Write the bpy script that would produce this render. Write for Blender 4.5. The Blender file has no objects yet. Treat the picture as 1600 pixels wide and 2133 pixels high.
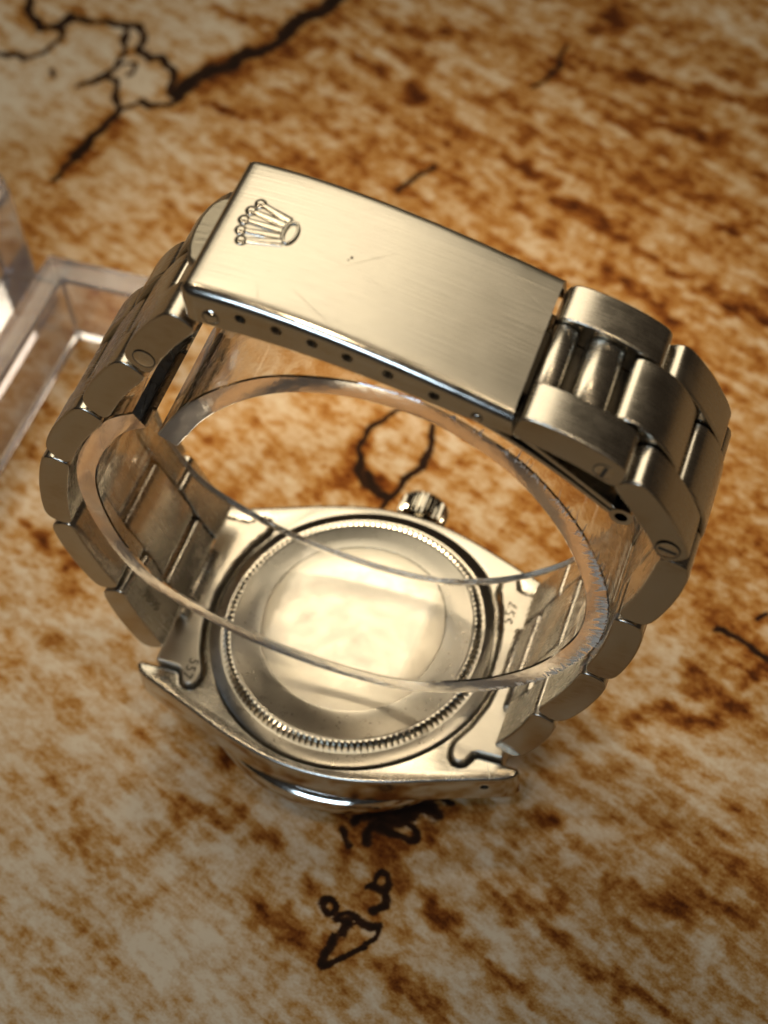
import bpy, bmesh, math, random
import numpy as np
from mathutils import Vector, Matrix, noise

# ------------------------------------------------------------------ camera, world, lamps, exposure
# one Blender unit is one centimetre; M turns millimetres into units. Table top is z = 0.
M = 0.1
ZO = 11.5            # height (mm) of the watch's case-back plane above the table
sc = bpy.context.scene
sc.unit_settings.scale_length = 0.01
sc.unit_settings.length_unit = 'CENTIMETERS'

cd = bpy.data.cameras.new('camera'); cam = bpy.data.objects.new('camera', cd); sc.collection.objects.link(cam)
CP = Vector((42.877, -85.900, 156.872 + ZO)) * M
CR = Vector((0.94188876, 0.33103353, -0.05711704)); CU = Vector((-0.24002488, 0.78215337, 0.57499927)); CW = Vector((-0.23501833, 0.52787584, -0.81615775))
mw = Matrix.Identity(4)
for i in range(3):
    mw[i][0], mw[i][1], mw[i][2], mw[i][3] = CR[i], CU[i], -CW[i], CP[i]
cam.matrix_world = mw
cd.sensor_fit = 'HORIZONTAL'; cd.sensor_width = 36.0; cd.lens = 3605.5 * 36.0 / 1600.0
cd.clip_start = 0.5; cd.clip_end = 500
cd.dof.use_dof = True; cd.dof.focus_distance = 15.5
cd.dof.aperture_fstop = (cd.lens * 1e-3) / 0.195
sc.camera = cam

w = bpy.data.worlds.new('World'); sc.world = w; w.use_nodes = True
w.node_tree.nodes['Background'].inputs[0].default_value = (1.0, 0.74, 0.50, 1)
w.node_tree.nodes['Background'].inputs[1].default_value = 0.025

def area(name, pos, target, sx, sy, power, col):
    l = bpy.data.lights.new(name, 'AREA'); l.shape = 'RECTANGLE'; l.size = sx; l.size_y = sy; l.energy = power; l.color = col
    o = bpy.data.objects.new(name, l); sc.collection.objects.link(o); o.location = pos
    o.rotation_euler = (Vector(target) - Vector(pos)).to_track_quat('-Z', 'Y').to_euler()
    return o
area('ceiling_panel_light', (-12, 30, 50), (0, 0, 3), 46, 31, 11000, (1.0, 0.86, 0.62))
area('window_light', (-5, -44, 36), (0, 0, 3), 24, 4.2, 7600, (0.60, 0.79, 1.0))
# ring of five added spots, aimed at the table, imitating a vignette with dark corners
SPT = Vector((-0.7, 3.7, 0.0))
for i in range(5):
    a = math.radians(54 + 72 * i)
    sp = bpy.data.lights.new('vignette_spot', 'SPOT'); spo = bpy.data.objects.new('vignette_spot', sp); sc.collection.objects.link(spo)
    sp.energy = 36000; sp.color = (1.0, 0.79, 0.52); sp.shadow_soft_size = 3.6
    spo.location = (SPT.x + 27 * math.cos(a), SPT.y + 27 * math.sin(a), 62)
    spo.rotation_euler = (SPT - Vector(spo.location)).to_track_quat('-Z', 'Y').to_euler()
    sp.spot_size = math.radians(11.0); sp.spot_blend = 1.0

sc.view_settings.view_transform = 'Standard'; sc.view_settings.look = 'None'
sc.view_settings.exposure = 0.12; sc.view_settings.gamma = 1.0; sc.view_settings.use_curve_mapping = False
sc.cycles.use_denoising = True

# ------------------------------------------------------------------ helpers
random.seed(7)
COL = sc.collection
def link(me, name, mat, parent=None):
    o = bpy.data.objects.new(name, me); COL.objects.link(o)
    if mat: me.materials.append(mat)
    if parent is not None: o.parent = parent
    return o
def mk(name, verts, faces, mat, parent=None, smooth=True, sharp=40, off=True):
    me = bpy.data.meshes.new(name)
    z = ZO if off else 0.0
    me.from_pydata([(v[0] * M, v[1] * M, (v[2] + z) * M) for v in verts], [], faces)
    bm = bmesh.new(); bm.from_mesh(me); bmesh.ops.recalc_face_normals(bm, faces=bm.faces); bm.to_mesh(me); bm.free()
    if smooth:
        for p in me.polygons: p.use_smooth = True
        me.set_sharp_from_angle(angle=math.radians(sharp))
    return link(me, name, mat, parent)
def bevel(o, wd, seg=3, ang=40):
    b = o.modifiers.new('bevel', 'BEVEL'); b.width = wd * M; b.segments = seg; b.limit_method = 'ANGLE'; b.angle_limit = math.radians(ang)
    n = o.modifiers.new('normals', 'WEIGHTED_NORMAL'); n.keep_sharp = False; n.weight = 60
    for e in o.data.edges: e.use_edge_sharp = False
    return o
def bake(o):
    dg = bpy.context.evaluated_depsgraph_get(); dg.update()
    me = bpy.data.meshes.new_from_object(o.evaluated_get(dg)); o.modifiers.clear(); o.data = me
def cut(o, cutters):
    for c in cutters:
        b = o.modifiers.new('cut', 'BOOLEAN'); b.operation = 'DIFFERENCE'; b.object = c; b.solver = 'EXACT'
    bake(o)
    for c in cutters: bpy.data.objects.remove(c)
def lathe(name, prof, n, mat, parent, cx=0, cy=0, sharp=25):
    vs, fs = [], []
    for r, z in prof:
        for i in range(n):
            a = 2 * math.pi * i / n; vs.append((cx + r * math.cos(a), cy + r * math.sin(a), z))
    for k in range(len(prof) - 1):
        for i in range(n):
            j = (i + 1) % n; fs.append((k * n + i, k * n + j, (k + 1) * n + j, (k + 1) * n + i))
    if prof[0][0] > 0: fs.append(tuple(range(n))[::-1])
    fs.append(tuple((len(prof) - 1) * n + i for i in range(n)))
    return mk(name, vs, fs, mat, parent, sharp=sharp)
def tube_y(name, x, z, r, y0, y1, mat, parent, n=28, ex=1.0, ang=0.0, rnd=0.25):
    """bar lying along y with a rounded (super-elliptic) section and softened ends"""
    vs, fs = [], []; ca, sa = math.cos(ang), math.sin(ang)
    st = [(y0, .75), (y0 + rnd * .3, .92), (y0 + rnd, 1), (y1 - rnd, 1), (y1 - rnd * .3, .92), (y1, .75)]
    for y, k in st:
        for i in range(n):
            a = 2 * math.pi * i / n; u = r * ex * math.copysign(abs(math.cos(a)) ** .8, math.cos(a)) * (1 - (1 - k) * .6 / ex); v = r * math.copysign(abs(math.sin(a)) ** .8, math.sin(a)) * k
            X, Z = x + u * ca - v * sa, z + u * sa + v * ca
            vs.append((X, y + yc(X, Z), Z))
    for k in range(len(st) - 1):
        for i in range(n):
            j = (i + 1) % n; fs.append((k * n + i, k * n + j, (k + 1) * n + j, (k + 1) * n + i))
    fs.append(tuple(range(n))[::-1]); fs.append(tuple((len(st) - 1) * n + i for i in range(n)))
    return mk(name, vs, fs, mat, parent, sharp=60)
def plan(name, pts, z0, z1, mat, parent, off=True):
    n = len(pts)
    vs = [(x, y, z0) for x, y in pts] + [(x, y, z1) for x, y in pts]
    fs = [tuple(range(n))[::-1], tuple(range(n, 2 * n))] + [(i, (i + 1) % n, n + (i + 1) % n, n + i) for i in range(n)]
    return mk(name, vs, fs, mat, parent, off=off)
def sstep(t): t = min(1, max(0, t)); return t * t * (3 - 2 * t)
def yc(x, z): return -0.0318 * x * sstep((z - 12) / 36)          # the closed bracelet is twisted a touch at the clasp
def catmull(P, n):
    out = []
    for i in range(len(P) - 1):
        p0 = P[max(i - 1, 0)]; p1 = P[i]; p2 = P[i + 1]; p3 = P[min(i + 2, len(P) - 1)]
        for k in range(n):
            t = k / n
            out.append(tuple(.5 * (2 * b + (c - a) * t + (2 * a - 5 * b + 4 * c - d) * t * t + (3 * b - a - 3 * c + d) * t ** 3) for a, b, c, d in zip(p0, p1, p2, p3)))
    out.append(tuple(P[-1])); return out

# ------------------------------------------------------------------ materials
def newmat(name):
    m = bpy.data.materials.new(name); m.use_nodes = True
    nt = m.node_tree; return m, nt, nt.nodes['Principled BSDF']
def N(nt, t, **k):
    n = nt.nodes.new(t)
    for a, b in k.items(): setattr(n, a, b)
    return n
def ramp(nt, stops, interp='LINEAR'):
    r = N(nt, 'ShaderNodeValToRGB'); e = r.color_ramp.elements; r.color_ramp.interpolation = interp
    e[0].position, e[0].color = stops[0][0], stops[0][1]; e[1].position, e[1].color = stops[-1][0], stops[-1][1]
    for p, c in stops[1:-1]:
        q = e.new(p); q.color = c
    return r
def g(v): return (v, v, v, 1)
def mapped(nt, scale, rot=(0, 0, 0)):
    tc = N(nt, 'ShaderNodeTexCoord'); mp = N(nt, 'ShaderNodeMapping'); mp.inputs['Scale'].default_value = scale
    src = tc.outputs['Object']
    if any(rot):      # turn first, stretch afterwards
        mr = N(nt, 'ShaderNodeMapping'); mr.inputs['Rotation'].default_value = rot; nt.links.new(src, mr.inputs[0]); src = mr.outputs[0]
    nt.links.new(src, mp.inputs[0]); return mp.outputs[0]
def noise_n(nt, vec, scale, detail=3, rough=.5):
    n = N(nt, 'ShaderNodeTexNoise'); n.inputs['Scale'].default_value = scale; n.inputs['Detail'].default_value = detail; n.inputs['Roughness'].default_value = rough
    nt.links.new(vec, n.inputs[0]); return n.outputs[0]
def math_n(nt, op, a, b=None):
    n = N(nt, 'ShaderNodeMath', operation=op)
    for i, v in enumerate((a, b)):
        if v is None: continue
        if isinstance(v, (int, float)): n.inputs[i].default_value = v
        else: nt.links.new(v, n.inputs[i])
    return n.outputs[0]
def steel(name, col=(0.57, 0.54, 0.48), rough=.28, brush=(3, 90, 90), bump=.12, smear=.12, scratches=True, rot=(0, 0, 0), aniso=0.0):
    m, nt, p = newmat(name); L = nt.links
    p.inputs['Metallic'].default_value = 1
    b = noise_n(nt, mapped(nt, brush, rot), 1.0, 3, .6)
    s = noise_n(nt, mapped(nt, (4, 4, 4)), 1.0, 4, .6)
    r = math_n(nt, 'ADD', math_n(nt, 'MULTIPLY', math_n(nt, 'SUBTRACT', b, .5), .16), math_n(nt, 'MULTIPLY', math_n(nt, 'SUBTRACT', s, .5), smear * 2))
    r = math_n(nt, 'ADD', r, rough)
    hgt = math_n(nt, 'MULTIPLY', b, 1.0)
    if scratches:
        acc = None
        for k, (sx, rz) in enumerate((((.5, 38, 0), .5), ((.6, 44, 0), -0.75), ((.4, 36, 0), 1.15))):
            q = noise_n(nt, mapped(nt, sx, (0, 0, rz)), 1.0, 1, .4)
            q = ramp_out(nt, q, .735, .775)
            acc = q if acc is None else math_n(nt, 'MAXIMUM', acc, q)
        hgt = math_n(nt, 'SUBTRACT', hgt, math_n(nt, 'MULTIPLY', acc, .3))
        r = math_n(nt, 'ADD', r, math_n(nt, 'MULTIPLY', acc, .12))
    L.new(r, p.inputs['Roughness'])
    cr = ramp(nt, [(.25, (col[0] * .86, col[1] * .85, col[2] * .82, 1)), (.7, (*col, 1))]); L.new(math_n(nt, 'ADD', math_n(nt, 'MULTIPLY', s, .45), math_n(nt, 'MULTIPLY', b, .55)), cr.inputs[0]); L.new(cr.outputs[0], p.inputs['Base Color'])
    if aniso:
        tg = N(nt, 'ShaderNodeTangent'); tg.direction_type = 'RADIAL'; tg.axis = 'Z'; L.new(tg.outputs[0], p.inputs['Tangent']); p.inputs['Anisotropic'].default_value = aniso
    bp = N(nt, 'ShaderNodeBump'); bp.inputs['Strength'].default_value = bump; bp.inputs['Distance'].default_value = .004
    L.new(hgt, bp.inputs['Height']); L.new(bp.outputs[0], p.inputs['Normal'])
    return m
def ramp_out(nt, v, a, b):
    mr = N(nt, 'ShaderNodeMapRange'); mr.inputs['From Min'].default_value = a; mr.inputs['From Max'].default_value = b; nt.links.new(v, mr.inputs[0]); return mr.outputs[0]
MAT = {}
MAT['clasp'] = steel('brushed_clasp_steel', rough=.33, brush=(1.3, 55, 0), bump=.55, smear=.06)
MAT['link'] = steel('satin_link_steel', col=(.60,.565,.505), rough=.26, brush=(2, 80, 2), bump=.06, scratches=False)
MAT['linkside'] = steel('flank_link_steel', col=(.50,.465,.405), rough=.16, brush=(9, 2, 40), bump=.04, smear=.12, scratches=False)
MAT['side'] = steel('polished_edge_steel', rough=.16, brush=(12, 12, 60), bump=.04, scratches=False)
MAT['case'] = steel('satin_case_steel', rough=.25, brush=(5, 60, 5), bump=.10)
MAT['endlink'] = steel('satin_end_link_steel', rough=.38, brush=(5, 60, 5), bump=.08, scratches=False)
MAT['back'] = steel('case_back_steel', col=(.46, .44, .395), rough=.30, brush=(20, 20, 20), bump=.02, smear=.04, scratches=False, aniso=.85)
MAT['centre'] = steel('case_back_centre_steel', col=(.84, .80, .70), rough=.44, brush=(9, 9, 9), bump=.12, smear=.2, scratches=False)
MAT['bright'] = steel('bright_steel', rough=.10, brush=(20, 20, 20), bump=.02, scratches=False)
MAT['gap_shade'] = steel('gap_shade_steel', col=(.10, .085, .065), rough=.5, bump=.2, scratches=False)  # near-black colour put in for the shade between the rolled bars
MAT['emblem'] = steel('pressed_emblem_steel', rough=.22, brush=(2, 60, 0), bump=.08, scratches=False)
MAT['tab'] = steel('coarse_brushed_tab_steel', col=(.50, .46, .38), rough=.34, brush=(2, 38, 2), bump=1.0, scratches=False)
m, nt, p = newmat('grime_and_recess_shade'); p.inputs['Base Color'].default_value = (.035, .026, .016, 1); p.inputs['Roughness'].default_value = .8; MAT['grime_shade'] = m  # stamping grime; also the colour put in for shade in screw recesses
m, nt, p = newmat('stamped_oxide'); p.inputs['Base Color'].default_value = (.16, .13, .085, 1); p.inputs['Metallic'].default_value = .6; p.inputs['Roughness'].default_value = .5; MAT['stamp'] = m
def acrylic(name, tint, rough=.02, bump=.0):
    m, nt, p = newmat(name)
    p.inputs['Base Color'].default_value = (*tint, 1); p.inputs['Transmission Weight'].default_value = 1; p.inputs['IOR'].default_value = 1.49
    p.inputs['Roughness'].default_value = rough
    if bump:
        h = noise_n(nt, mapped(nt, (1, 1, 1)), 9, 4, .6); bp = N(nt, 'ShaderNodeBump'); bp.inputs['Strength'].default_value = bump; bp.inputs['Distance'].default_value = .02
        nt.links.new(h, bp.inputs['Height']); nt.links.new(bp.outputs[0], p.inputs['Normal'])
    return m
MAT['acrylic'] = acrylic('clear_acrylic', (.99, .97, .955), .015, .05)
MAT['cutedge'] = acrylic('saw_cut_acrylic_edge', (1.0, .95, .89), .2, .35); MAT['cutedge'].node_tree.nodes['Principled BSDF'].inputs['Transmission Weight'].default_value = .93
MAT['block'] = acrylic('reflection_tinted_acrylic', (.97, .95, 1.0), .03, .03); MAT['block'].node_tree.nodes['Principled BSDF'].inputs['Transmission Weight'].default_value = .92  # milky lilac tint stands in for pale reflections on the block walls
MAT['crystal'] = acrylic('plexi_crystal', (.97, .97, .95), .01)
m, nt, p = newmat('crazed_acrylic'); p.inputs['Base Color'].default_value = (.95, .90, .82, 1); p.inputs['Roughness'].default_value = .3; p.inputs['Transmission Weight'].default_value = .2; MAT['crack'] = m
m, nt, p = newmat('watch_dial'); p.inputs['Base Color'].default_value = (.55, .53, .48, 1); p.inputs['Roughness'].default_value = .4; MAT['dial'] = m

# table print: aged map, cream with rust stains and dark brown ink lines
m, nt, p = newmat('old_map_vinyl'); L = nt.links
at = N(nt, 'ShaderNodeAttribute'); at.attribute_name = 'print'
sep = N(nt, 'ShaderNodeSeparateColor'); L.new(at.outputs['Color'], sep.inputs[0])
ROT = math.radians(17)
v1 = mapped(nt, (1, 1, 1)); vs_ = mapped(nt, (.8, 1.2, 1), (0, 0, ROT)); vst = mapped(nt, (.2, 1.7, 1), (0, 0, math.radians(26)))
big = noise_n(nt, v1, .32, 4, .6); mid = noise_n(nt, vs_, 1.3, 6, .68); fine = noise_n(nt, vs_, 5.0, 7, .70); mot = noise_n(nt, v1, 2.4, 6, .68); strk = noise_n(nt, vst, 2.0, 6, .66); grain = noise_n(nt, v1, 38, 3, .7)
# rust amount
ra = math_n(nt, 'ADD', math_n(nt, 'MULTIPLY', math_n(nt, 'SUBTRACT', mid, .5), .85), math_n(nt, 'MULTIPLY', math_n(nt, 'SUBTRACT', fine, .5), 1.8))
ra = math_n(nt, 'ADD', ra, math_n(nt, 'MULTIPLY', math_n(nt, 'SUBTRACT', strk, .5), 1.4))
ra = math_n(nt, 'ADD', ra, math_n(nt, 'MULTIPLY', math_n(nt, 'SUBTRACT', big, .5), .75))
ra = math_n(nt, 'ADD', ra, math_n(nt, 'MULTIPLY', math_n(nt, 'SUBTRACT', grain, .5), .55))
ra = math_n(nt, 'ADD', ra, math_n(nt, 'MULTIPLY', sep.outputs[1], .40))
ra = math_n(nt, 'ADD', ra, math_n(nt, 'MULTIPLY', math_n(nt, 'SUBTRACT', sep.outputs[2], .5), .6))
ra = math_n(nt, 'ADD', ra, math_n(nt, 'MULTIPLY', math_n(nt, 'SUBTRACT', mot, .5), 1.1))
ra = math_n(nt, 'ADD', math_n(nt, 'MULTIPLY', ra, .80), .375)
rr = ramp(nt, [(.06, (.72, .60, .44, 1)), (.30, (.61, .43, .255, 1)), (.47, (.49, .265, .082, 1)), (.61, (.36, .145, .028, 1)), (.77, (.21, .060, .009, 1)), (.95, (.08, .020, .004, 1))])
L.new(ra, rr.inputs[0])
# ink
ik = math_n(nt, 'ADD', sep.outputs[0], math_n(nt, 'MULTIPLY', math_n(nt, 'SUBTRACT', fine, .5), 1.5))
ik = math_n(nt, 'MULTIPLY', ramp_out(nt, ik, .30, .95), ramp_out(nt, sep.outputs[0], .05, .25))
mx = N(nt, 'ShaderNodeMix', data_type='RGBA'); L.new(ramp_out(nt, ik, .0, .45), mx.inputs['Factor']); L.new(rr.outputs[0], mx.inputs['A']); inkc = ramp(nt, [(.0, (.16, .055, .014, 1)), (.55, (.040, .016, .007, 1)), (1.0, (.018, .009, .005, 1))]); L.new(ik, inkc.inputs[0]); L.new(inkc.outputs[0], mx.inputs['B'])
L.new(mx.outputs['Result'], p.inputs['Base Color'])
p.inputs['Roughness'].default_value = .75; p.inputs['Specular IOR Level'].default_value = .08
bp = N(nt, 'ShaderNodeBump'); bp.inputs['Strength'].default_value = .15; bp.inputs['Distance'].default_value = .01
L.new(noise_n(nt, v1, 60, 2, .6), bp.inputs['Height']); L.new(bp.outputs[0], p.inputs['Normal'])
MAT['map'] = m

# ------------------------------------------------------------------ the table top (print laid out in table millimetres)
INK = [(1.5, [(-43.8, 111.1) , (-44.8, 107.2) , (-47.6, 104.6) , (-48.5, 101.6) , (-48.6, 99.1) , (-50.8, 95.9) , (-52.8, 94.9) , (-53.9, 91.6) , (-57.3, 89.2) , (-58.4, 86.0) , (-58.9, 83.9)]) , (0.8, [(-58.7, 83.5) , (-59.5, 81.4) , (-61.9, 80.7) , (-63.6, 81.4) , (-64.7, 79.9) , (-65.8, 78.7)]) , (1.4, [(-65.8, 78.7) , (-66.2, 75.7) , (-67.1, 71.8) , (-68.0, 67.9)]) , (0.9, [(-68.0, 67.9) , (-68.5, 65.5) , (-68.8, 63.2)]) , (0.9, [(-66.1, 78.6) , (-67.5, 81.5) , (-68.5, 84.2) , (-70.5, 85.1)]) , (1.2, [(-90.0, 98.0) , (-88.7, 95.7) , (-87.1, 93.6) , (-84.5, 92.0) , (-82.6, 92.7) , (-81.6, 95.9)]) , (1.1, [(-81.6, 95.9) , (-78.7, 95.1) , (-75.7, 96.4) , (-72.5, 95.8) , (-70.4, 96.6) , (-68.9, 94.0) , (-68.2, 91.6) , (-66.2, 90.4) , (-64.7, 90.9) , (-62.0, 88.9) , (-60.2, 85.5) , (-58.9, 83.9)]) , (0.9, [(-89.0, 84.9) , (-86.4, 85.6) , (-84.3, 84.9) , (-82.5, 86.4) , (-81.5, 88.2) , (-80.9, 90.6) , (-81.7, 93.0)]) , (0.8, [(-71.7, 94.7) , (-71.1, 92.3) , (-70.3, 90.1) , (-70.0, 87.2) , (-71.0, 84.7) , (-72.0, 82.9) , (-73.6, 82.0)]) , (0.8, [(-79.1, 83.9) , (-78.2, 82.9)]) , (0.6, [(-69.6, 87.8) , (-67.8, 88.5) , (-67.2, 86.5) , (-68.0, 85.8)]) , (0.75, [(-8.4, 39.9) , (-10.4, 36.6) , (-11.7, 34.1) , (-11.7, 31.8) , (-10.8, 30.1) , (-10.9, 27.4) , (-8.9, 25.8) , (-6.2, 24.8) , (-5.5, 25.3)]) , (1.0, [(-9.8, 27.8) , (-8.3, 26.3) , (-6.5, 25.4)]) , (0.7, [(-4.6, 37.1) , (-3.2, 34.8) , (-3.4, 30.9) , (-5.1, 27.7) , (-5.7, 24.9) , (-6.5, 22.8)]) , (0.9, [(-18.4, 80.4) , (-19.9, 77.7) , (-21.6, 74.6)]) , (1.39, [(5.3, -14.5) , (6.7, -14.4) , (7.9, -13.9) , (9.1, -13.2) , (10.3, -12.1) , (11.7, -12.1) , (12.6, -12.5)]) , (1.3, [(7.4, -15.1) , (8.5, -14.7) , (9.7, -13.9) , (10.3, -13.2)]) , (1.1, [(7.2, -14.8) , (6.7, -15.5) , (6.6, -16.6) , (6.8, -17.5)]) , (0.9, [(7.6, -15.8) , (9.0, -16.0) , (10.5, -16.2) , (11.2, -15.8)]) , (0.8, [(9.9, -13.9) , (11.2, -14.8) , (11.5, -15.6)]) , (0.8, [(5.6, -14.0) , (5.1, -14.6) , (4.5, -15.6)]) , (0.8, [(3.6, -17.2) , (4.2, -18.0) , (5.3, -18.6)]) , (0.9, [(11.1, -10.9) , (12.4, -10.4) , (13.5, -10.5)]) , (0.7, [(9.2, -20.1) , (10.3, -20.2) , (10.9, -21.0) , (10.6, -22.1) , (10.7, -23.0) , (10.7, -24.0) , (10.1, -24.6)]) , (0.7, [(9.2, -20.1) , (9.1, -21.2) , (9.2, -22.0) , (8.4, -22.6)]) , (0.9, [(9.1, -22.2) , (10.4, -22.2)]) , (0.65, [(6.0, -25.3) , (6.0, -25.8) , (5.8, -26.3) , (5.3, -26.4) , (4.8, -26.2) , (4.4, -25.8) , (4.4, -25.2) , (4.7, -24.8) , (5.2, -24.6) , (5.7, -24.8) , (6.0, -25.3)]) , (0.65, [(6.8, -26.6) , (6.8, -25.9) , (7.5, -25.4) , (8.3, -25.5) , (9.4, -25.9) , (10.0, -26.3) , (11.0, -26.1) , (11.0, -27.1) , (10.4, -28.0)]) , (0.8, [(9.3, -25.9) , (10.2, -26.2)]) , (0.7, [(7.0, -26.7) , (8.1, -26.4) , (8.0, -27.3) , (7.9, -28.1)]) , (0.65, [(7.2, -28.6) , (6.9, -30.0) , (6.7, -31.5) , (7.2, -31.2) , (8.6, -30.1) , (9.4, -29.4) , (10.5, -28.5)]) , (0.8, [(35.5, 18.5) , (38.2, 18.4) , (40.6, 17.2) , (41.8, 16.6)]) , (0.6, [(39.7, 21.5) , (40.6, 22.1)]) , (0.5, [(-7.8, 109.8) , (-7.4, 104.5) , (-8.9, 100.9) , (-10.2, 99.5)])]
RUST = [(1.6, [(-58.9, 83.2), (-56.1, 86.6), (-53.5, 91.2), (-49.3, 95.9), (-46.6, 100.8)]), (1.4, [(-65.2, 77.7), (-66.1, 71.3), (-67.3, 65.9)]), (0.9, [(-56.9, 84.8), (-52.5, 83.4), (-46.4, 83.0)]), (1.0, [(-45.4, 101.7), (-40.1, 99.8), (-31.5, 96.7)]), (0.8, [(-60.7, 103.1), (-53.3, 102.3), (-48.5, 101.9)]), (1.0, [(-30.6, 106.9), (-23.2, 107.2)]), (1.2, [(-31.2, 102.2), (-26.6, 99.7), (-25.8, 93.0)]), (0.9, [(-14.6, 96.1), (-12.8, 97.2)]), (0.9, [(-9.0, 106.2), (-0.2, 105.4), (6.9, 105.3), (22.9, 104.6)]), (1.1, [(-3.5, 117.7), (-0.9, 116.1), (-4.4, 112.9)]), (0.8, [(-3.4, 99.3), (3.7, 96.1), (11.1, 96.7), (20.8, 95.9)]), (0.9, [(-9.7, 84.8), (-6.6, 83.7), (-1.1, 81.4)]), (0.8, [(-0.2, 78.4), (4.6, 77.9), (7.4, 75.0), (12.5, 72.8), (17.8, 69.9), (24.6, 67.5), (31.5, 64.5)]), (0.8, [(10.2, 66.8), (14.4, 65.4), (19.6, 62.6)]), (0.8, [(21.9, 79.2), (25.4, 81.1)]), (1.0, [(34.4, 11.4), (37.8, 10.6), (40.2, 9.4)]), (0.9, [(28.8, 4.0), (30.3, 6.3), (32.4, 6.4), (34.6, 6.4), (39.4, 8.5)]), (0.9, [(32.8, -14.0), (35.2, -14.7), (38.2, -14.4), (42.4, -13.3), (46.4, -13.6)]), (0.7, [(24.3, -18.9), (27.8, -20.7), (32.5, -23.2), (37.8, -24.8), (40.5, -25.7)]), (0.7, [(15.7, -22.8), (19.5, -25.1), (24.0, -26.5), (28.6, -28.6)]), (0.9, [(12.9, -29.6), (16.4, -30.8), (20.5, -32.8)]), (1.0, [(2.4, -23.8), (5.3, -24.5), (7.0, -24.8)]), (1.1, [(26.6, -18.2), (27.5, -17.9)]), (0.9, [(13.8, -12.2), (17.0, -10.6)]), (0.9, [(-12.4, -6.0), (-13.1, -8.7), (-9.6, -10.1), (-11.0, -13.6)]), (1.0, [(-13.5, -19.8), (-10.8, -19.5), (-7.9, -19.8)]), (0.8, [(-4.4, -20.4), (-1.8, -21.3)]), (0.8, [(-0.6, -14.5), (4.4, -14.6), (7.5, -14.2)]), (1.2, [(5.5, -17.7), (9.1, -18.9), (10.8, -20.6)]), (0.9, [(10.0, -16.9), (13.2, -15.3)]), (1.4, [(-1.2, -28.3), (2.7, -30.3)]), (0.8, [(1.6, -27.4), (6.1, -30.8), (10.5, -33.0)]), (1.0, [(-11.4, 32.3), (-11.5, 29.2), (-12.7, 25.7)]), (0.9, [(-7.2, 27.4), (-7.6, 25.1)]), (0.8, [(-15.3, 22.7), (-12.7, 25.7)]), (0.7, [(-46.6, 8.7), (-42.6, 7.0), (-37.2, 5.1)]), (0.8, [(21.8, -9.0), (24.4, -9.1)]), (0.9, [(39.4, 12.9), (42.1, 15.1)])]
def axis(lo, hi, step, far): return np.concatenate([[-far, -far * .7], np.arange(lo, hi + step / 2, step), [far * .7, far]])
gx = axis(-115, 75, .34, 400); gy = axis(-65, 150, .34, 400)
X, Y = np.meshgrid(gx, gy); nx, ny = len(gx), len(gy)
def paint(items, soft, jit, WM=.55):
    out = np.zeros_like(X)
    # gentle wobble so that drawn lines are uneven
    wx = X + jit * (np.sin(Y * 1.7 + X * .6) * .5 + np.sin(Y * .63 - X * 1.1 + 1.3)); wy = Y + jit * (np.sin(X * 1.9 - Y * .5 + 2.) * .5 + np.sin(X * .71 + Y * .9))
    for wd, pts in items:
        wd *= WM * (1.4 if wd > 1.4 else 1.0)
        for (ax, ay), (bx, by) in zip(pts[:-1], pts[1:]):
            i0 = np.searchsorted(gx, min(ax, bx) - 8); i1 = np.searchsorted(gx, max(ax, bx) + 8); j0 = np.searchsorted(gy, min(ay, by) - 8); j1 = np.searchsorted(gy, max(ay, by) + 8)
            sx, sy = wx[j0:j1, i0:i1], wy[j0:j1, i0:i1]
            dx, dy = bx - ax, by - ay; t = np.clip(((sx - ax) * dx + (sy - ay) * dy) / (dx * dx + dy * dy + 1e-9), 0, 1)
            d = np.hypot(sx - ax - t * dx, sy - ay - t * dy)
            out[j0:j1, i0:i1] = np.maximum(out[j0:j1, i0:i1], np.clip(1 - (d - wd * .4) / (wd * soft), 0, 1))
    return out
ink = paint(INK, 2.0, .26, .42); rust = np.clip(1.15 * paint(RUST, 2.2, .5, .75) + .55 * paint(INK, 4.5, .3, .55), 0, 1)
# where the print is paler (the land mass upper left, the worn lower left) or browner (upper right)
def blob(cx, cy, r): return np.exp(-((X - cx) ** 2 + (Y - cy) ** 2) / (r * r))
tone = .5 - .42 * blob(-86, 78, 17) - .34 * blob(-62, 100, 10) - .16 * blob(-30, -22, 22) - .14 * blob(-8, -38, 16) - .15 * blob(25, -22, 14) + .30 * blob(10, 95, 38) + .2 * blob(-30, 70, 22) + .25 * blob(30, 40, 28) - .22 * blob(-66, 86, 9)
tone = np.clip(tone, 0, 1)
vs = np.stack([X * M, Y * M, X * 0], -1).reshape(-1, 3)
idx = np.arange(nx * ny).reshape(ny, nx)
fs = np.stack([idx[:-1, :-1], idx[:-1, 1:], idx[1:, 1:], idx[1:, :-1]], -1).reshape(-1, 4)
me = bpy.data.meshes.new('table_top'); me.from_pydata(vs.tolist(), [], fs.tolist())
ca = me.attributes.new('print', 'FLOAT_COLOR', 'POINT')
ca.data.foreach_set('color', np.stack([ink, rust, tone, np.ones_like(X)], -1).reshape(-1).astype(np.float32))
t = link(me, 'table_top', MAT['map']); t['kind'] = 'structure'

# ------------------------------------------------------------------ the watch
watch = bpy.data.objects.new('wristwatch', None); COL.objects.link(watch)
watch['label'] = 'steel wristwatch lying crystal down with its bracelet clasp closed on top'; watch['category'] = 'wristwatch'

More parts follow.
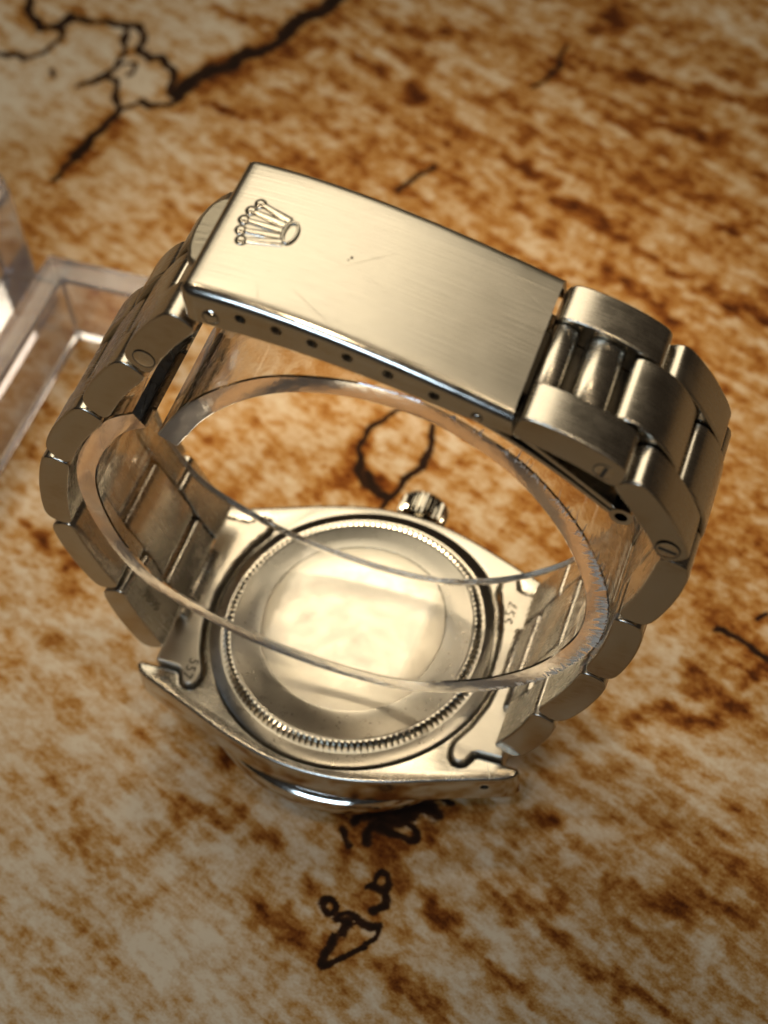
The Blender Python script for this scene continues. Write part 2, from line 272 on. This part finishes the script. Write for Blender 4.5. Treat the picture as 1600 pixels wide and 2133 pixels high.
# --- case
q = [(0, 16.75), (3, 16.58), (6, 16.05), (9, 15.2), (12, 14.15), (15, 13.05), (18, 12.0), (19.8, 11.35), (20.7, 10.85), (21.15, 10.2), (21.05, 9.65)]
inn = [(18.6, 9.62), (16.75, 9.62), (16.2, 9.85), (15.98, 10.4), (15.65, 11.0), (15.05, 11.3), (14.4, 11.2), (13.95, 10.65), (13.75, 9.8), (13.8, 8.95), (14.95, 6.8), (15.85, 4.0), (16.3, 0)]
q = catmull(q[:9], 5) + q[9:]
quad = q + inn
pts = quad + [(x, -y) for x, y in quad[::-1][1:]]
pts = pts + [(-x, y) for x, y in pts[::-1][1:-1]]
case = plan('case', pts, -5.2, -0.75, MAT['case'], watch)
b = case.modifiers.new('bevel', 'BEVEL'); b.width = .6 * M; b.segments = 4; b.limit_method = 'ANGLE'; b.angle_limit = math.radians(50)
bake(case)
c1 = lathe('cutter', [(15.92, -2.6), (15.92, 2)], 128, None, None)
c2 = lathe('cutter', [(.42, -1), (.42, 1)], 20, None, None)          # spring-bar hole through the lug
c2.rotation_euler = (math.radians(90), 0, 0); bpy.context.view_layer.update()
c2.data.transform(Matrix.Translation((0, 0, -ZO * M))); c2.location = (18.0 * M, -12.1 * M, (ZO - 2.4) * M)
bpy.context.view_layer.update()
cut(case, [c1, c2])
for f in case.data.polygons: f.use_smooth = True
case.data.set_sharp_from_angle(angle=math.radians(28)); case.data.materials.append(MAT['side'])
for f in case.data.polygons:
    if f.normal.z < .8 and math.hypot(f.center.x, f.center.y) > 1.62: f.material_index = 1
bezel = lathe('bezel', [(15.4, -4.9), (15.9, -5.25), (16.6, -5.5), (17.15, -5.95), (17.45, -6.6), (17.5, -7.2), (17.3, -7.9), (16.6, -8.6), (15.3, -9.05), (14.3, -9.2), (13.7, -9.1), (13.4, -8.4)], 120, MAT['bright'], case)
lathe('crystal', [(13.65, -8.0), (13.65, -9.6), (13.3, -10.3), (12.4, -10.85), (10, -11.2), (6, -11.42), (2, -11.48), (.1, -11.49)], 96, MAT['crystal'], case)
lathe('dial', [(13.3, -7.4), (13.3, -7.7), (.1, -7.7)], 64, MAT['dial'], case)
# --- crown with flutes
cr = []; fc = []; nt_ = 26; rows = [(16.6, .55), (17.3, .55), (17.35, .9), (17.8, 1.0), (19.6, 1.0), (20.1, .9), (20.3, .65)]
for y, k in rows:
    for i in range(nt_ * 4):
        a = 2 * math.pi * i / (nt_ * 4); tooth = (i % 4) in (1, 2)
        r = 2.85 * k * (1.0 if tooth or not .95 < k else .9); cr.append((1.0 + r * math.cos(a), y, -3.4 + r * math.sin(a)))
n = nt_ * 4
for k in range(len(rows) - 1):
    for i in range(n): fc.append((k * n + i, k * n + (i + 1) % n, (k + 1) * n + (i + 1) % n, (k + 1) * n + i))
fc.append(tuple((len(rows) - 1) * n + i for i in range(n)))
mk('winding_crown', cr, fc, MAT['bright'], watch, sharp=25)
# --- screwed case back: outer ring, cone and flat centre in one turning, fluted ring proud of it
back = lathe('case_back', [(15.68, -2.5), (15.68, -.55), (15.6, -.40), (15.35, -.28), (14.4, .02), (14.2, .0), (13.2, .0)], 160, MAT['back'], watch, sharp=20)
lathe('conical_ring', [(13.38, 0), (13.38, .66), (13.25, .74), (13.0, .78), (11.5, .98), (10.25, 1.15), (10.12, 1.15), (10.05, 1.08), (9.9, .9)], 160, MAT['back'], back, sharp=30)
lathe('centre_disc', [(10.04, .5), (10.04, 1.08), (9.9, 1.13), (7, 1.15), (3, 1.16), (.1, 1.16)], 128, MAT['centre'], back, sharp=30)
T = 136; vs = []; fs = []
for k, (rp, rv, z) in enumerate([(14.2, 13.55, .0), (14.14, 13.5, .25), (13.8, 13.36, .66), (13.5, 13.32, .74), (13.1, 13.1, .70)]):
    for i in range(T * 4):
        a = 2 * math.pi * (i + (i % 4 == 1) * .15 - (i % 4 == 2) * .15) / (T * 4); r = rp if (i % 4) in (1, 2) else rv
        vs.append((r * math.cos(a), r * math.sin(a), z))
n = T * 4
for k in range(4):
    for i in range(n): fs.append((k * n + i, k * n + (i + 1) % n, (k + 1) * n + (i + 1) % n, (k + 1) * n + i))
mk('fluted_ring', vs, fs, MAT['bright'], back, smooth=False)

# --- end links with tabs and stamped numbers
def text(name, s, size, x, y, z, rz, parent, mat, tilt=None):
    cu = bpy.data.curves.new(name, 'FONT'); cu.body = s; cu.size = size * M; cu.extrude = .012 * M; cu.align_x = 'CENTER'; cu.align_y = 'CENTER'; cu.resolution_u = 4; cu.space_character = 1.12
    o = bpy.data.objects.new(name, cu); COL.objects.link(o)
    dg = bpy.context.evaluated_depsgraph_get(); me = bpy.data.meshes.new_from_object(o.evaluated_get(dg)); bpy.data.objects.remove(o)
    me.name = name; me.materials.clear()
    mt = Matrix.Translation((x * M, y * M, (z + ZO) * M)) @ (tilt if tilt is not None else Matrix.Rotation(rz, 4, 'Z'))
    me.transform(mt)
    return link(me, name, mat, parent)
lob = [(16.6, 9.45), (16.05, 9.75), (15.82, 10.35), (15.55, 10.85), (15.05, 11.12), (14.5, 11.05), (14.12, 10.6), (13.95, 9.85), (14.05, 9.05), (15.15, 6.95), (16.05, 4.1), (16.5, 0)]
for sgn in (-1, 1):
    h = [(19.2, 9.4)] + lob
    pl = h + [(x, -y) for x, y in h[::-1][1:]]
    e = bevel(plan('end_link', [(x * sgn, y) for x, y in pl], -3.5, -.12, MAT['endlink'], watch), .28, 3)
    text('stamped_number', '557', 1.55 if sgn < 0 else 1.75, (-15.2 if sgn < 0 else 16.2), (-9.35 if sgn < 0 else 6.6), -.09, (-math.pi / 2 if sgn < 0 else math.pi / 2), e, MAT['grime_shade'])
    tube_y('rolled_tongue', sgn * 18.75, .35, 1.25, -4.3, 4.3, MAT['link'], e)

# --- bracelet links
RJ = [(19.5, 52.55), (28.7, 49.3), (33.55, 40.6), (30.35, 29.76), (27.9, 19.3), (23.5, 9.8), (19.3, .9)]
LJ = [(-8.04, 54.7), (-13.95, 46.76), (-19.4, 38.9), (-24.7, 30.9), (-26.3, 20.8), (-22.4, 11.4), (-18.9, 2.1)]
HW = [7.15, 7.3, 7.6, 8.0, 8.5, 9.0, 9.4]
LC = Vector((3, 28))
def ribbon(name, path, thick, bulge, hw0, hw1, k0, k1, parent, mat, pw=11, bev=.22, gap=.16):
    """a link: rounded profile that follows PATH (x,z), extruded between k0 and k1 half widths"""
    P = [Vector(p) for p in path]; seg = [0]
    for a, b in zip(P[:-1], P[1:]): seg.append(seg[-1] + (b - a).length)
    Lt = seg[-1]
    def ev(s):
        s = min(max(s, 0), Lt); i = 0
        while i < len(P) - 2 and seg[i + 1] < s: i += 1
        t = (s - seg[i]) / (seg[i + 1] - seg[i]); p = P[i].lerp(P[i + 1], t); d = (P[i + 1] - P[i]).normalized()
        if t > .5 and i < len(P) - 2: d = d.lerp((P[i + 2] - P[i + 1]).normalized(), t - .5).normalized()
        if t < .5 and i > 0: d = (P[i] - P[i - 1]).normalized().lerp(d, t + .5).normalized()
        n = Vector((-d.y, d.x))
        if n.dot(P[len(P) // 2] - LC) < 0: n = -n
        return p, n
    half = Lt / 2 - gap; us = [-1, -.997, -.99, -.975, -.95, -.9, -.8, -.6, -.4, -.2, 0, .2, .4, .6, .8, .9, .95, .975, .99, .997, 1]
    out, inr = [], []
    for u in us:
        hh = thick / 2 * max(0, 1 - abs(u) ** pw) ** (1 / 2.6)
        p, n = ev(Lt / 2 + u * half); bl = bulge * (1 - u * u) - bulge * .45
        out.append((p + n * (hh + bl), u)); inr.append((p + n * (-hh * .97 + bl * .8), u))
    ring = out + inr[::-1][1:-1]
    N_ = len(ring); vs = []
    for k in (k0, k1):
        for p, u in ring:
            hw = hw0 + (hw1 - hw0) * (u + 1) / 2; vs.append((p.x, k * hw + yc(p.x, p.y), p.y))
    fs = [tuple(range(N_))[::-1], tuple(range(N_, 2 * N_))] + [(i, (i + 1) % N_, N_ + (i + 1) % N_, N_ + i) for i in range(N_)]
    o = mk(name, vs, fs, mat, parent)
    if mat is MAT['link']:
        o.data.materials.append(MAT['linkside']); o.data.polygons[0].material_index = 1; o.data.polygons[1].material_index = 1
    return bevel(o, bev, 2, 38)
def screw(parent, x, y, z, r, slot, ang=0.0):
    vs, fs = [], []; n = 24
    for yy, k in ((.0, 1.0), (-.05, 1.0), (-.09, .9)):
        for i in range(n): a = 2 * math.pi * i / n; vs.append((x + r * k * math.cos(a), y + yy, z + r * k * math.sin(a)))
    for k in range(2):
        for i in range(n): fs.append((k * n + i, k * n + (i + 1) % n, (k + 1) * n + (i + 1) % n, (k + 1) * n + i))
    fs.append(tuple(2 * n + i for i in range(n)))
    o = mk('screw' if slot else 'pin', vs, fs, MAT['side'], parent, sharp=30)
    # flat dark faces stand in for the shaded seam and slot of the head
    me = o.data; me.materials.append(MAT['grime_shade'])
    bm = bmesh.new(); bm.from_mesh(me)
    def add(vl, fl):
        w_ = [bm.verts.new((a * M, b_ * M, (c + ZO) * M)) for a, b_, c in vl]
        for f in fl: q_ = bm.faces.new([w_[i] for i in f]); q_.material_index = 1
    ring_ = []
    for rr_ in (r * 1.10, r * .99):
        for i in range(n): a = 2 * math.pi * i / n; ring_.append((x + rr_ * math.cos(a), y - .055, z + rr_ * math.sin(a)))
    add(ring_, [(i, (i + 1) % n, n + (i + 1) % n, n + i) for i in range(n)])
    if slot:
        ca_, sa_ = math.cos(ang), math.sin(ang); lw, hw_ = r * .84, r * .2
        add([(x + u * ca_ - v * sa_, y - .10, z + u * sa_ + v * ca_) for u, v in ((-lw, -hw_), (lw, -hw_), (lw, hw_), (-lw, hw_))], [(0, 1, 2, 3)])
    bm.to_mesh(me); bm.free()
    return o
def bez(a, c, b, n=9): return [tuple((1 - t) ** 2 * p + 2 * t * (1 - t) * r + t * t * s for p, r, s in zip(a, c, b)) for t in [i / (n - 1) for i in range(n)]]
OUTER = {}
for side, J in (('R', RJ), ('L', LJ)):
    mids = [((a[0] + b[0]) / 2, (a[1] + b[1]) / 2) for a, b in zip(J[:-1], J[1:])]
    for k in range(6):
        bl = .55
        for s in (-1, 1):
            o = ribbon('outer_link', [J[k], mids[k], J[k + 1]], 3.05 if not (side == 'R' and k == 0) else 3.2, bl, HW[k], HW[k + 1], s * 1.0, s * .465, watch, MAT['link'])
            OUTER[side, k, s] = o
    for k in range(0, 6):
        a, b, c = mids[k], (mids[k + 1] if k < 5 else J[6]), J[k + 1]
        if k == 5: path = [mids[5], ((mids[5][0] + J[6][0]) / 2, (mids[5][1] + J[6][1]) / 2), J[6]]
        else:
            mm = Vector(((a[0] + b[0]) / 2, (a[1] + b[1]) / 2)); cc = Vector(c); ctl = cc + (cc - mm) * .75
            if side == 'R' and k == 0:
                a = (25.9, 50.35)
            path = bez(a, tuple(ctl), b)
        hw = HW[k + 1] if k < 5 else HW[6]
        ribbon('centre_link', path, 2.75, .15, hw - .15, hw + .15, -.448, .448, watch, MAT['link'], pw=9, bev=.25, gap=.38)
# half link and rolled bars at the clasp ends
ribbon('centre_link', [(-7.4, 55.2), (-9.3, 53.0), (-10.8, 50.9)], 2.3, .1, 7.1, 7.15, -.448, .448, watch, MAT['link'], gap=.2)
tube_y('rolled_bar', 20.75, 52.0, 1.12, -3.25, 3.25, MAT['link'], watch, ang=math.radians(-18))
tube_y('rolled_bar', 24.15, 51.15, 1.2, -3.3, 3.3, MAT['link'], watch, ex=1.32, ang=math.radians(-20))
ribbon('gap_shade_plate', [(18.6, 51.6), (22.7, 50.1), (27.0, 48.4)], .6, 0, 7.1, 7.2, -.46, .46, watch, MAT['gap_shade'], gap=.05, bev=.08)  # added plate, coloured dark as the shade in the gaps behind the bars
# screw heads on the near side
yA = -7.24 + yc(26.9, 50); screw(OUTER['R', 0, -1], 26.9, yA, 49.75, .82, True, math.radians(72))
yB = -7.55 + yc(32.8, 42.2); screw(OUTER['R', 1, -1], 32.55, yB - .03, 42.1, .95, True, math.radians(-14))
screw(OUTER['L', 0, -1], -12.6, -7.27 + yc(-12.6, 48.2), 48.3, .95, False)
# faint maker's number pressed into the inside of the last left link
a_, b_ = Vector(LJ[5]), Vector(LJ[6]); d_ = (b_ - a_).normalized(); n_ = Vector((-d_.y, d_.x)); n_ = n_ if n_.dot(a_ - LC) < 0 else -n_
pc = (a_ + b_) / 2 + n_ * 1.42
rot = Matrix(((d_.x, 0, n_.x, 0), (0, 1, 0, 0), (d_.y, 0, n_.y, 0), (0, 0, 0, 1))) @ Matrix.Rotation(math.pi / 2 * 0, 4, 'Z')
text('stamped_number', '7835', 1.3, pc.x, -6.7, pc.y, 0, OUTER['L', 5, -1], MAT['stamp'], tilt=rot)

# --- clasp cover
PF = (0.00011961739790250465, -0.007895893101827834, -0.13545878447068357, 58.61354076405042)
def ztop(x): return ((PF[0] * x + PF[1]) * x + PF[2]) * x + PF[3]
hx = [(-8, 3.6), (-4, 3.7), (2.9, 3.3), (9.2, 3.0), (14.7, 2.75), (20, 2.2)]
def hgt(x): return float(np.interp(x, [a for a, _ in hx], [b for _, b in hx]))
W2 = 7.6
sec = [(-W2, -9), (-W2, -2.2), (-W2, -1.15)]
for i in range(1, 8):
    a = math.pi / 2 * i / 8; sec.append((-W2 + 1.15 * (1 - math.cos(a)), -1.15 * (1 - math.sin(a))))
sec += [(-W2 + 1.15, 0)] + [(y, .0) for y in np.linspace(-5.2, 5.2, 9)] + [(W2 - 1.15, 0)]
for i in range(7, 0, -1):
    a = math.pi / 2 * i / 8; sec.append((W2 - 1.15 * (1 - math.cos(a)), -1.15 * (1 - math.sin(a))))
sec += [(W2, -1.15), (W2, -2.2), (W2, -9)]
rows = [(-7.85, -2.9), (-7.85, -1.6), (-7.8, -1.15), (-7.65, -.75), (-7.4, -.38), (-7.1, -.14), (-6.75, -.02)] + [(x, 0) for x in np.linspace(-6.2, 19.55, 40)]
vs, fs = [], []
for x, cap in rows:
    z0 = ztop(max(x, -7)); ins = 0
    for y, dz in sec:
        yy = y * (1 - (0 if x > -6.5 else .16 * (1 - math.sqrt(max(0, 1 - ((-6.5 - x) / 1.36) ** 2)))))
        z = z0 + max(-hgt(x), min(dz, cap)); vs.append((x, yy + yc(x, z0), z))
n = len(sec)
for k in range(len(rows) - 1):
    for i in range(n - 1): fs.append((k * n + i, k * n + i + 1, (k + 1) * n + i + 1, (k + 1) * n + i))
clasp = mk('clasp_cover', vs, fs, MAT['clasp'], watch, sharp=180)
so = clasp.modifiers.new('shell', 'SOLIDIFY'); so.thickness = .62 * M; so.offset = -1; so.use_even_offset = True
bpy.context.view_layer.update()
# make sure the shell grows inwards
if clasp.data.polygons[len(clasp.data.polygons) // 2].normal.z < 0: so.offset = 1
bake(clasp)
HOLES = [(-2.5, 57.15), (.5, 56.9), (3.45, 56.45), (6.3, 55.85), (9.6, 55.1), (13.3, 54.0)]
cutters = []
for x, z in HOLES:
    c = lathe('cutter', [(.48, -2), (.48, 2)], 20, None, None); c.data.transform(Matrix.Translation((0, 0, -ZO * M)))
    c.matrix_world = Matrix.Translation((x * M, (-W2 + yc(x, z)) * M, (z + ZO) * M)) @ Matrix.Rotation(math.radians(90), 4, 'X'); cutters.append(c)
bpy.context.view_layer.update()
cut(clasp, cutters)
for f in clasp.data.polygons: f.use_smooth = True
clasp.data.set_sharp_from_angle(angle=math.radians(38))
# polished flanks
clasp.data.materials.clear(); clasp.data.materials.append(MAT['clasp']); clasp.data.materials.append(MAT['side'])
for f in clasp.data.polygons:
    f.material_index = 1 if abs(f.normal.y) > .30 or f.normal.x < -.35 else 0
# spring pins seen in the flank
def dome(name, x, z, r, parent):
    vs, fs = [], []; n = 20; yb = -W2 + yc(x, z) + .02
    prof = [(r * 1.25, -.02), (r * 1.2, -.05), (r * 1.0, -.03), (r * .95, -.12), (r * .7, -.22), (r * .3, -.28)]
    for k, (rr_, yy) in enumerate(prof):
        for i in range(n): a = 2 * math.pi * i / n; vs.append((x + rr_ * math.cos(a), yb + yy, z + rr_ * math.sin(a)))
    for k in range(len(prof) - 1):
        for i in range(n): fs.append((k * n + i, k * n + (i + 1) % n, (k + 1) * n + (i + 1) % n, (k + 1) * n + i))
    fs.append(tuple((len(prof) - 1) * n + i for i in range(n)))
    o = mk(name, vs, fs, MAT['bright'], parent, sharp=30); o.data.materials.append(MAT['grime_shade'])
    for f in o.data.polygons:
        if n <= f.index < 2 * n: f.material_index = 1
    return o
dome('spring_pin', -5.1, 56.45, .62, clasp); dome('spring_pin', 16.75, 52.75, .42, clasp)

# --- raised crown emblem on the clasp: five balls on prongs over an oval band
balls = [(-4.62, 2.62), (-5.05, 1.68), (-5.25, .58), (-5.08, -.52), (-4.66, -1.50)]
roots = [(-1.75, 1.75), (-1.95, 1.22), (-2.0, .58), (-1.9, -.08), (-1.6, -.52)]
bm = bmesh.new()
def surf(x, y, h): return Vector((x * M, (y + yc(x, 58)) * M, (ztop(x) + h + ZO) * M))
def ridge(p0, p1, r0, r1, h0, h1, n=10, m_=8):
    d = Vector((p1[0] - p0[0], p1[1] - p0[1])); d.normalize(); s = Vector((-d.y, d.x)); prev = None
    for i in range(n + 1):
        t = i / n; c = Vector(p0).lerp(Vector(p1), t); r = r0 + (r1 - r0) * t; hh = h0 + (h1 - h0) * t
        row = []
        for j in range(m_ + 1):
            a = math.pi * j / m_; q_ = c + s * (r * math.cos(a)); row.append(bm.verts.new(surf(q_.x, q_.y, -.03 + hh * math.sin(a))))
        if prev:
            for j in range(m_): bm.faces.new((prev[j], prev[j + 1], row[j + 1], row[j]))
        prev = row
def ball(c, r, h, n=16, m_=6):
    rows_ = []
    for j in range(m_):
        a = math.pi / 2 * j / m_; rows_.append([bm.verts.new(surf(c[0] + r * math.cos(a) * math.cos(2 * math.pi * i / n), c[1] + r * math.cos(a) * math.sin(2 * math.pi * i / n), -.03 + h * math.sin(a))) for i in range(n)])
    top = bm.verts.new(surf(c[0], c[1], h))
    for k in range(m_ - 1):
        for i in range(n): bm.faces.new((rows_[k][i], rows_[k][(i + 1) % n], rows_[k + 1][(i + 1) % n], rows_[k + 1][i]))
    for i in range(n): bm.faces.new((rows_[-1][i], rows_[-1][(i + 1) % n], top))
for b0, r0 in zip(balls, roots):
    ball(b0, .56, .30); ridge(b0, r0, .29, .47, .2, .2)
# band: an oval ring
prev = None; first = None; nn = 40
for i in range(nn):
    a = 2 * math.pi * i / nn; cx, cy = -1.32, .62; row = []
    ex, ey = math.cos(a), math.sin(a)
    for j in range(7):
        t = j / 6 * math.pi; rad = 1.0 + .34 * math.cos(t)
        row.append(bm.verts.new(surf(cx + .46 * ex * rad * (1.2 if ex > 0 else 1.0), cy + 1.12 * ey * (1 + .17 * math.cos(t)), -.03 + .27 * math.sin(t))))
    if prev:
        for j in range(6): bm.faces.new((prev[j], prev[j + 1], row[j + 1], row[j]))
    else: first = row
    prev = row
for j in range(6): bm.faces.new((prev[j], prev[j + 1], first[j + 1], first[j]))
bmesh.ops.recalc_face_normals(bm, faces=bm.faces)
me = bpy.data.meshes.new('crown_emblem'); bm.to_mesh(me); bm.free()
for f in me.polygons: f.use_smooth = True
em = link(me, 'crown_emblem', MAT['emblem'], clasp); em['label'] = 'raised five-point crown emblem'
for px, py, pr in ((3.92, .4, .13), (3.75, .05, .08)):      # two little corrosion pits on the cover
    mk('corrosion_pit', [(px + pr * (1 + .3 * math.sin(3 * i)) * math.cos(i * .785), py + yc(px, 58) + pr * math.sin(i * .785), ztop(px + pr * math.cos(i * .785)) + .012) for i in range(8)], [tuple(range(8))], MAT['grime_shade'], clasp)

# --- opening tab, folding blades and hinge
tp = [(-6.5, -3.6), (-8.2, -3.1), (-9.3, -2.3), (-9.9, -.9), (-10.2, .8), (-10.2, 2.4), (-9.9, 3.9), (-9.3, 4.7), (-8.3, 5.15), (-6.5, 5.2)]
tab = bevel(plan('clasp_tab', tp, 55.9, 56.85, MAT['tab'], watch), .4, 4)
for v in tab.data.vertices: v.co.z += (v.co.x + .8) * .16
def blade(name, path, th, y0, y1):
    P = catmull(path, 6); vs, fs = [], []
    for k, (x, z) in enumerate(P):
        a, b = P[max(k - 1, 0)], P[min(k + 1, len(P) - 1)]; dx, dz = b[0] - a[0], b[1] - a[1]; l = math.hypot(dx, dz); nx_, nz_ = -dz / l, dx / l
        for s, y in ((1, y0), (1, y1), (-1, y1), (-1, y0)): vs.append((x + nx_ * th / 2 * s, y + yc(x, z), z + nz_ * th / 2 * s))
    for k in range(len(P) - 1):
        for j in range(4): fs.append((k * 4 + j, k * 4 + (j + 1) % 4, k * 4 + 4 + (j + 1) % 4, k * 4 + 4 + j))
    e = (len(P) - 1) * 4; fs += [(3, 2, 1, 0), (e, e + 1, e + 2, e + 3)]
    return bevel(mk(name, vs, fs, MAT['side'], watch), .1, 2)
blade('folding_blade', [(-3, 54.3), (5, 54.3), (12, 52.8), (18.4, 50.7), (23, 47.6), (27.6, 43.9)], .5, -6.3, 6.0)
blade('folding_blade', [(2, 53.4), (9, 52.9), (14, 51.4), (18, 49.7), (23, 46.6), (27.4, 43.2)], .45, -6.3, 6.0)
hv, hf = [], []; n = 24
for y in (-6.6, 6.2):
    for r in (1.0, .55):
        for i in range(n): a = 2 * math.pi * i / n; X_, Z_ = 28.4 + r * math.cos(a), 43.4 + r * math.sin(a); hv.append((X_, y + yc(X_, Z_), Z_))
for i in range(n):
    j = (i + 1) % n; hf += [(i, j, 2 * n + j, 2 * n + i), (n + i, n + j, 3 * n + j, 3 * n + i), (i, j, n + j, n + i), (2 * n + i, 2 * n + j, 3 * n + j, 3 * n + i)]
mk('hinge_eye', hv, hf, MAT['bright'], watch, sharp=40)

# ------------------------------------------------------------------ clear acrylic ring inside the bracelet
RP = [(-15.2, 40.3), (-18.4, 38.0), (-21.6, 33.2), (-23.3, 28.4), (-23.5, 23), (-22.3, 17), (-19.3, 11.2), (-13.4, 7), (-6.6, 4.3), (1.7, 3.1), (9, 3.9), (16.1, 7.6), (21.9, 12.8), (25.5, 18.2), (27.6, 23.6), (28, 29.3), (27, 34.6), (24.7, 40.4), (21, 45.8), (16.8, 49.2), (12.4, 51.3), (7.2, 52.0), (2.3, 51.3), (-2, 49.7), (-6.3, 46.7), (-9.9, 43.0), (-13.2, 38)]
P = catmull(RP, 5); TH = 2.1; Y0, Y1 = -7.0, 5.8
cs = []
bvl = .13
prof = [(0, Y0 + bvl), (bvl, Y0), (TH - bvl, Y0), (TH, Y0 + bvl), (TH, Y1 - bvl), (TH - bvl, Y1), (bvl, Y1), (0, Y1 - bvl)]
vs, fs = [], []
for k, (x, z) in enumerate(P):
    a, b = P[max(k - 1, 0)], P[min(k + 1, len(P) - 1)]; dx, dz = b[0] - a[0], b[1] - a[1]; l = math.hypot(dx, dz)
    ix, iz = -dz / l, dx / l
    if (2 - x) * ix + (28 - z) * iz < 0: ix, iz = -ix, -iz
    for d, y in prof: vs.append((x + ix * d, y, z + iz * d))
n = len(prof)
for k in range(len(P) - 1):
    for j in range(n): fs.append((k * n + j, k * n + (j + 1) % n, (k + 1) * n + (j + 1) % n, (k + 1) * n + j))
e = (len(P) - 1) * n; fs += [tuple(range(n))[::-1], tuple(e + j for j in range(n))]
ring = mk('acrylic_ring', vs, fs, MAT['acrylic'], None, sharp=35)
ring.data.materials.append(MAT['cutedge'])
for f in ring.data.polygons:
    if abs(f.normal.y) > .9: f.material_index = 1
ring['label'] = 'clear acrylic C-shaped holder ring inside the closed bracelet, chipped edge on its right'; ring['category'] = 'display ring'
# crazed splinters along the near edge, on the right-hand bend
vs, fs = [], []; rnd = random.Random(3)
i0 = 11 * 5; i1 = 20 * 5
for q_ in range(240):
    k = rnd.uniform(i0, i1 - 2); ki = int(k); t_ = k - ki
    dens = math.exp(-((k - 14.5 * 5) / 17) ** 2)
    if rnd.random() > dens + .06: continue
    x = P[ki][0] * (1 - t_) + P[ki + 1][0] * t_; z = P[ki][1] * (1 - t_) + P[ki + 1][1] * t_
    dx, dz = P[ki + 1][0] - P[ki][0], P[ki + 1][1] - P[ki][1]; l = math.hypot(dx, dz); tx, tz = dx / l, dz / l; ix, iz = -tz, tx
    if (2 - x) * ix + (28 - z) * iz < 0: ix, iz = -ix, -iz
    d0 = rnd.uniform(.02, .25); ln = rnd.uniform(.25, 1.1) * dens + .12; w_ = rnd.uniform(.05, .16); sl = rnd.uniform(-.6, .6)
    y = Y0 - .015; base = len(vs)
    vs += [(x + ix * d0 - tx * w_, y, z + iz * d0 - tz * w_), (x + ix * d0 + tx * w_, y, z + iz * d0 + tz * w_), (x + ix * (d0 + ln) + tx * sl, y - .02, z + iz * (d0 + ln) + tz * sl), (x + ix * (d0 + ln * .3), y + .35, z + iz * (d0 + ln * .3))]
    fs += [(base, base + 1, base + 2), (base, base + 1, base + 3), (base + 1, base + 2, base + 3), (base, base + 2, base + 3)]
    if rnd.random() < .3:       # hair crack running along the outer wall
        yy = rnd.uniform(.3, 1.3); base = len(vs)
        vs += [(x - ix * .02 - tx * w_ * .6, Y0 + .1, z - iz * .02 - tz * w_ * .6), (x - ix * .02 + tx * w_ * .6, Y0 + .1, z - iz * .02 + tz * w_ * .6), (x - ix * .04 + tx * sl * .6, Y0 + .1 + yy, z - iz * .04 + tz * sl * .6), (x + ix * .08, Y0 + .2, z + iz * .08)]
        fs += [(base, base + 1, base + 2), (base, base + 1, base + 3), (base + 1, base + 2, base + 3), (base, base + 2, base + 3)]
ck = mk('edge_splinters', vs, fs, MAT['crack'], ring, smooth=False); ck['kind'] = 'stuff'

# ------------------------------------------------------------------ acrylic display blocks on the left
lb = bevel(plan('acrylic_corner_block', [(-56.3, 41), (-38.5, 41), (-38.5, 37), (-52.4, 37), (-52.4, -14), (-56.3, -14)], .05, 11.6, MAT['block'], None, off=False), .6, 1)
lb['label'] = 'low clear acrylic corner block lying on the table behind the left side of the watch'; lb['category'] = 'acrylic block'; lb['group'] = 'clear acrylic display blocks'
pb = bevel(plan('acrylic_post', [(-80, 45), (-62.8, 45), (-59.9, 42.3), (-59.9, 12), (-80, 12)], .05, 20.3, MAT['block'], None, off=False), .9, 2)
pb['label'] = 'taller clear acrylic block cut off by the left edge of the picture'; pb['category'] = 'acrylic block'; pb['group'] = 'clear acrylic display blocks'
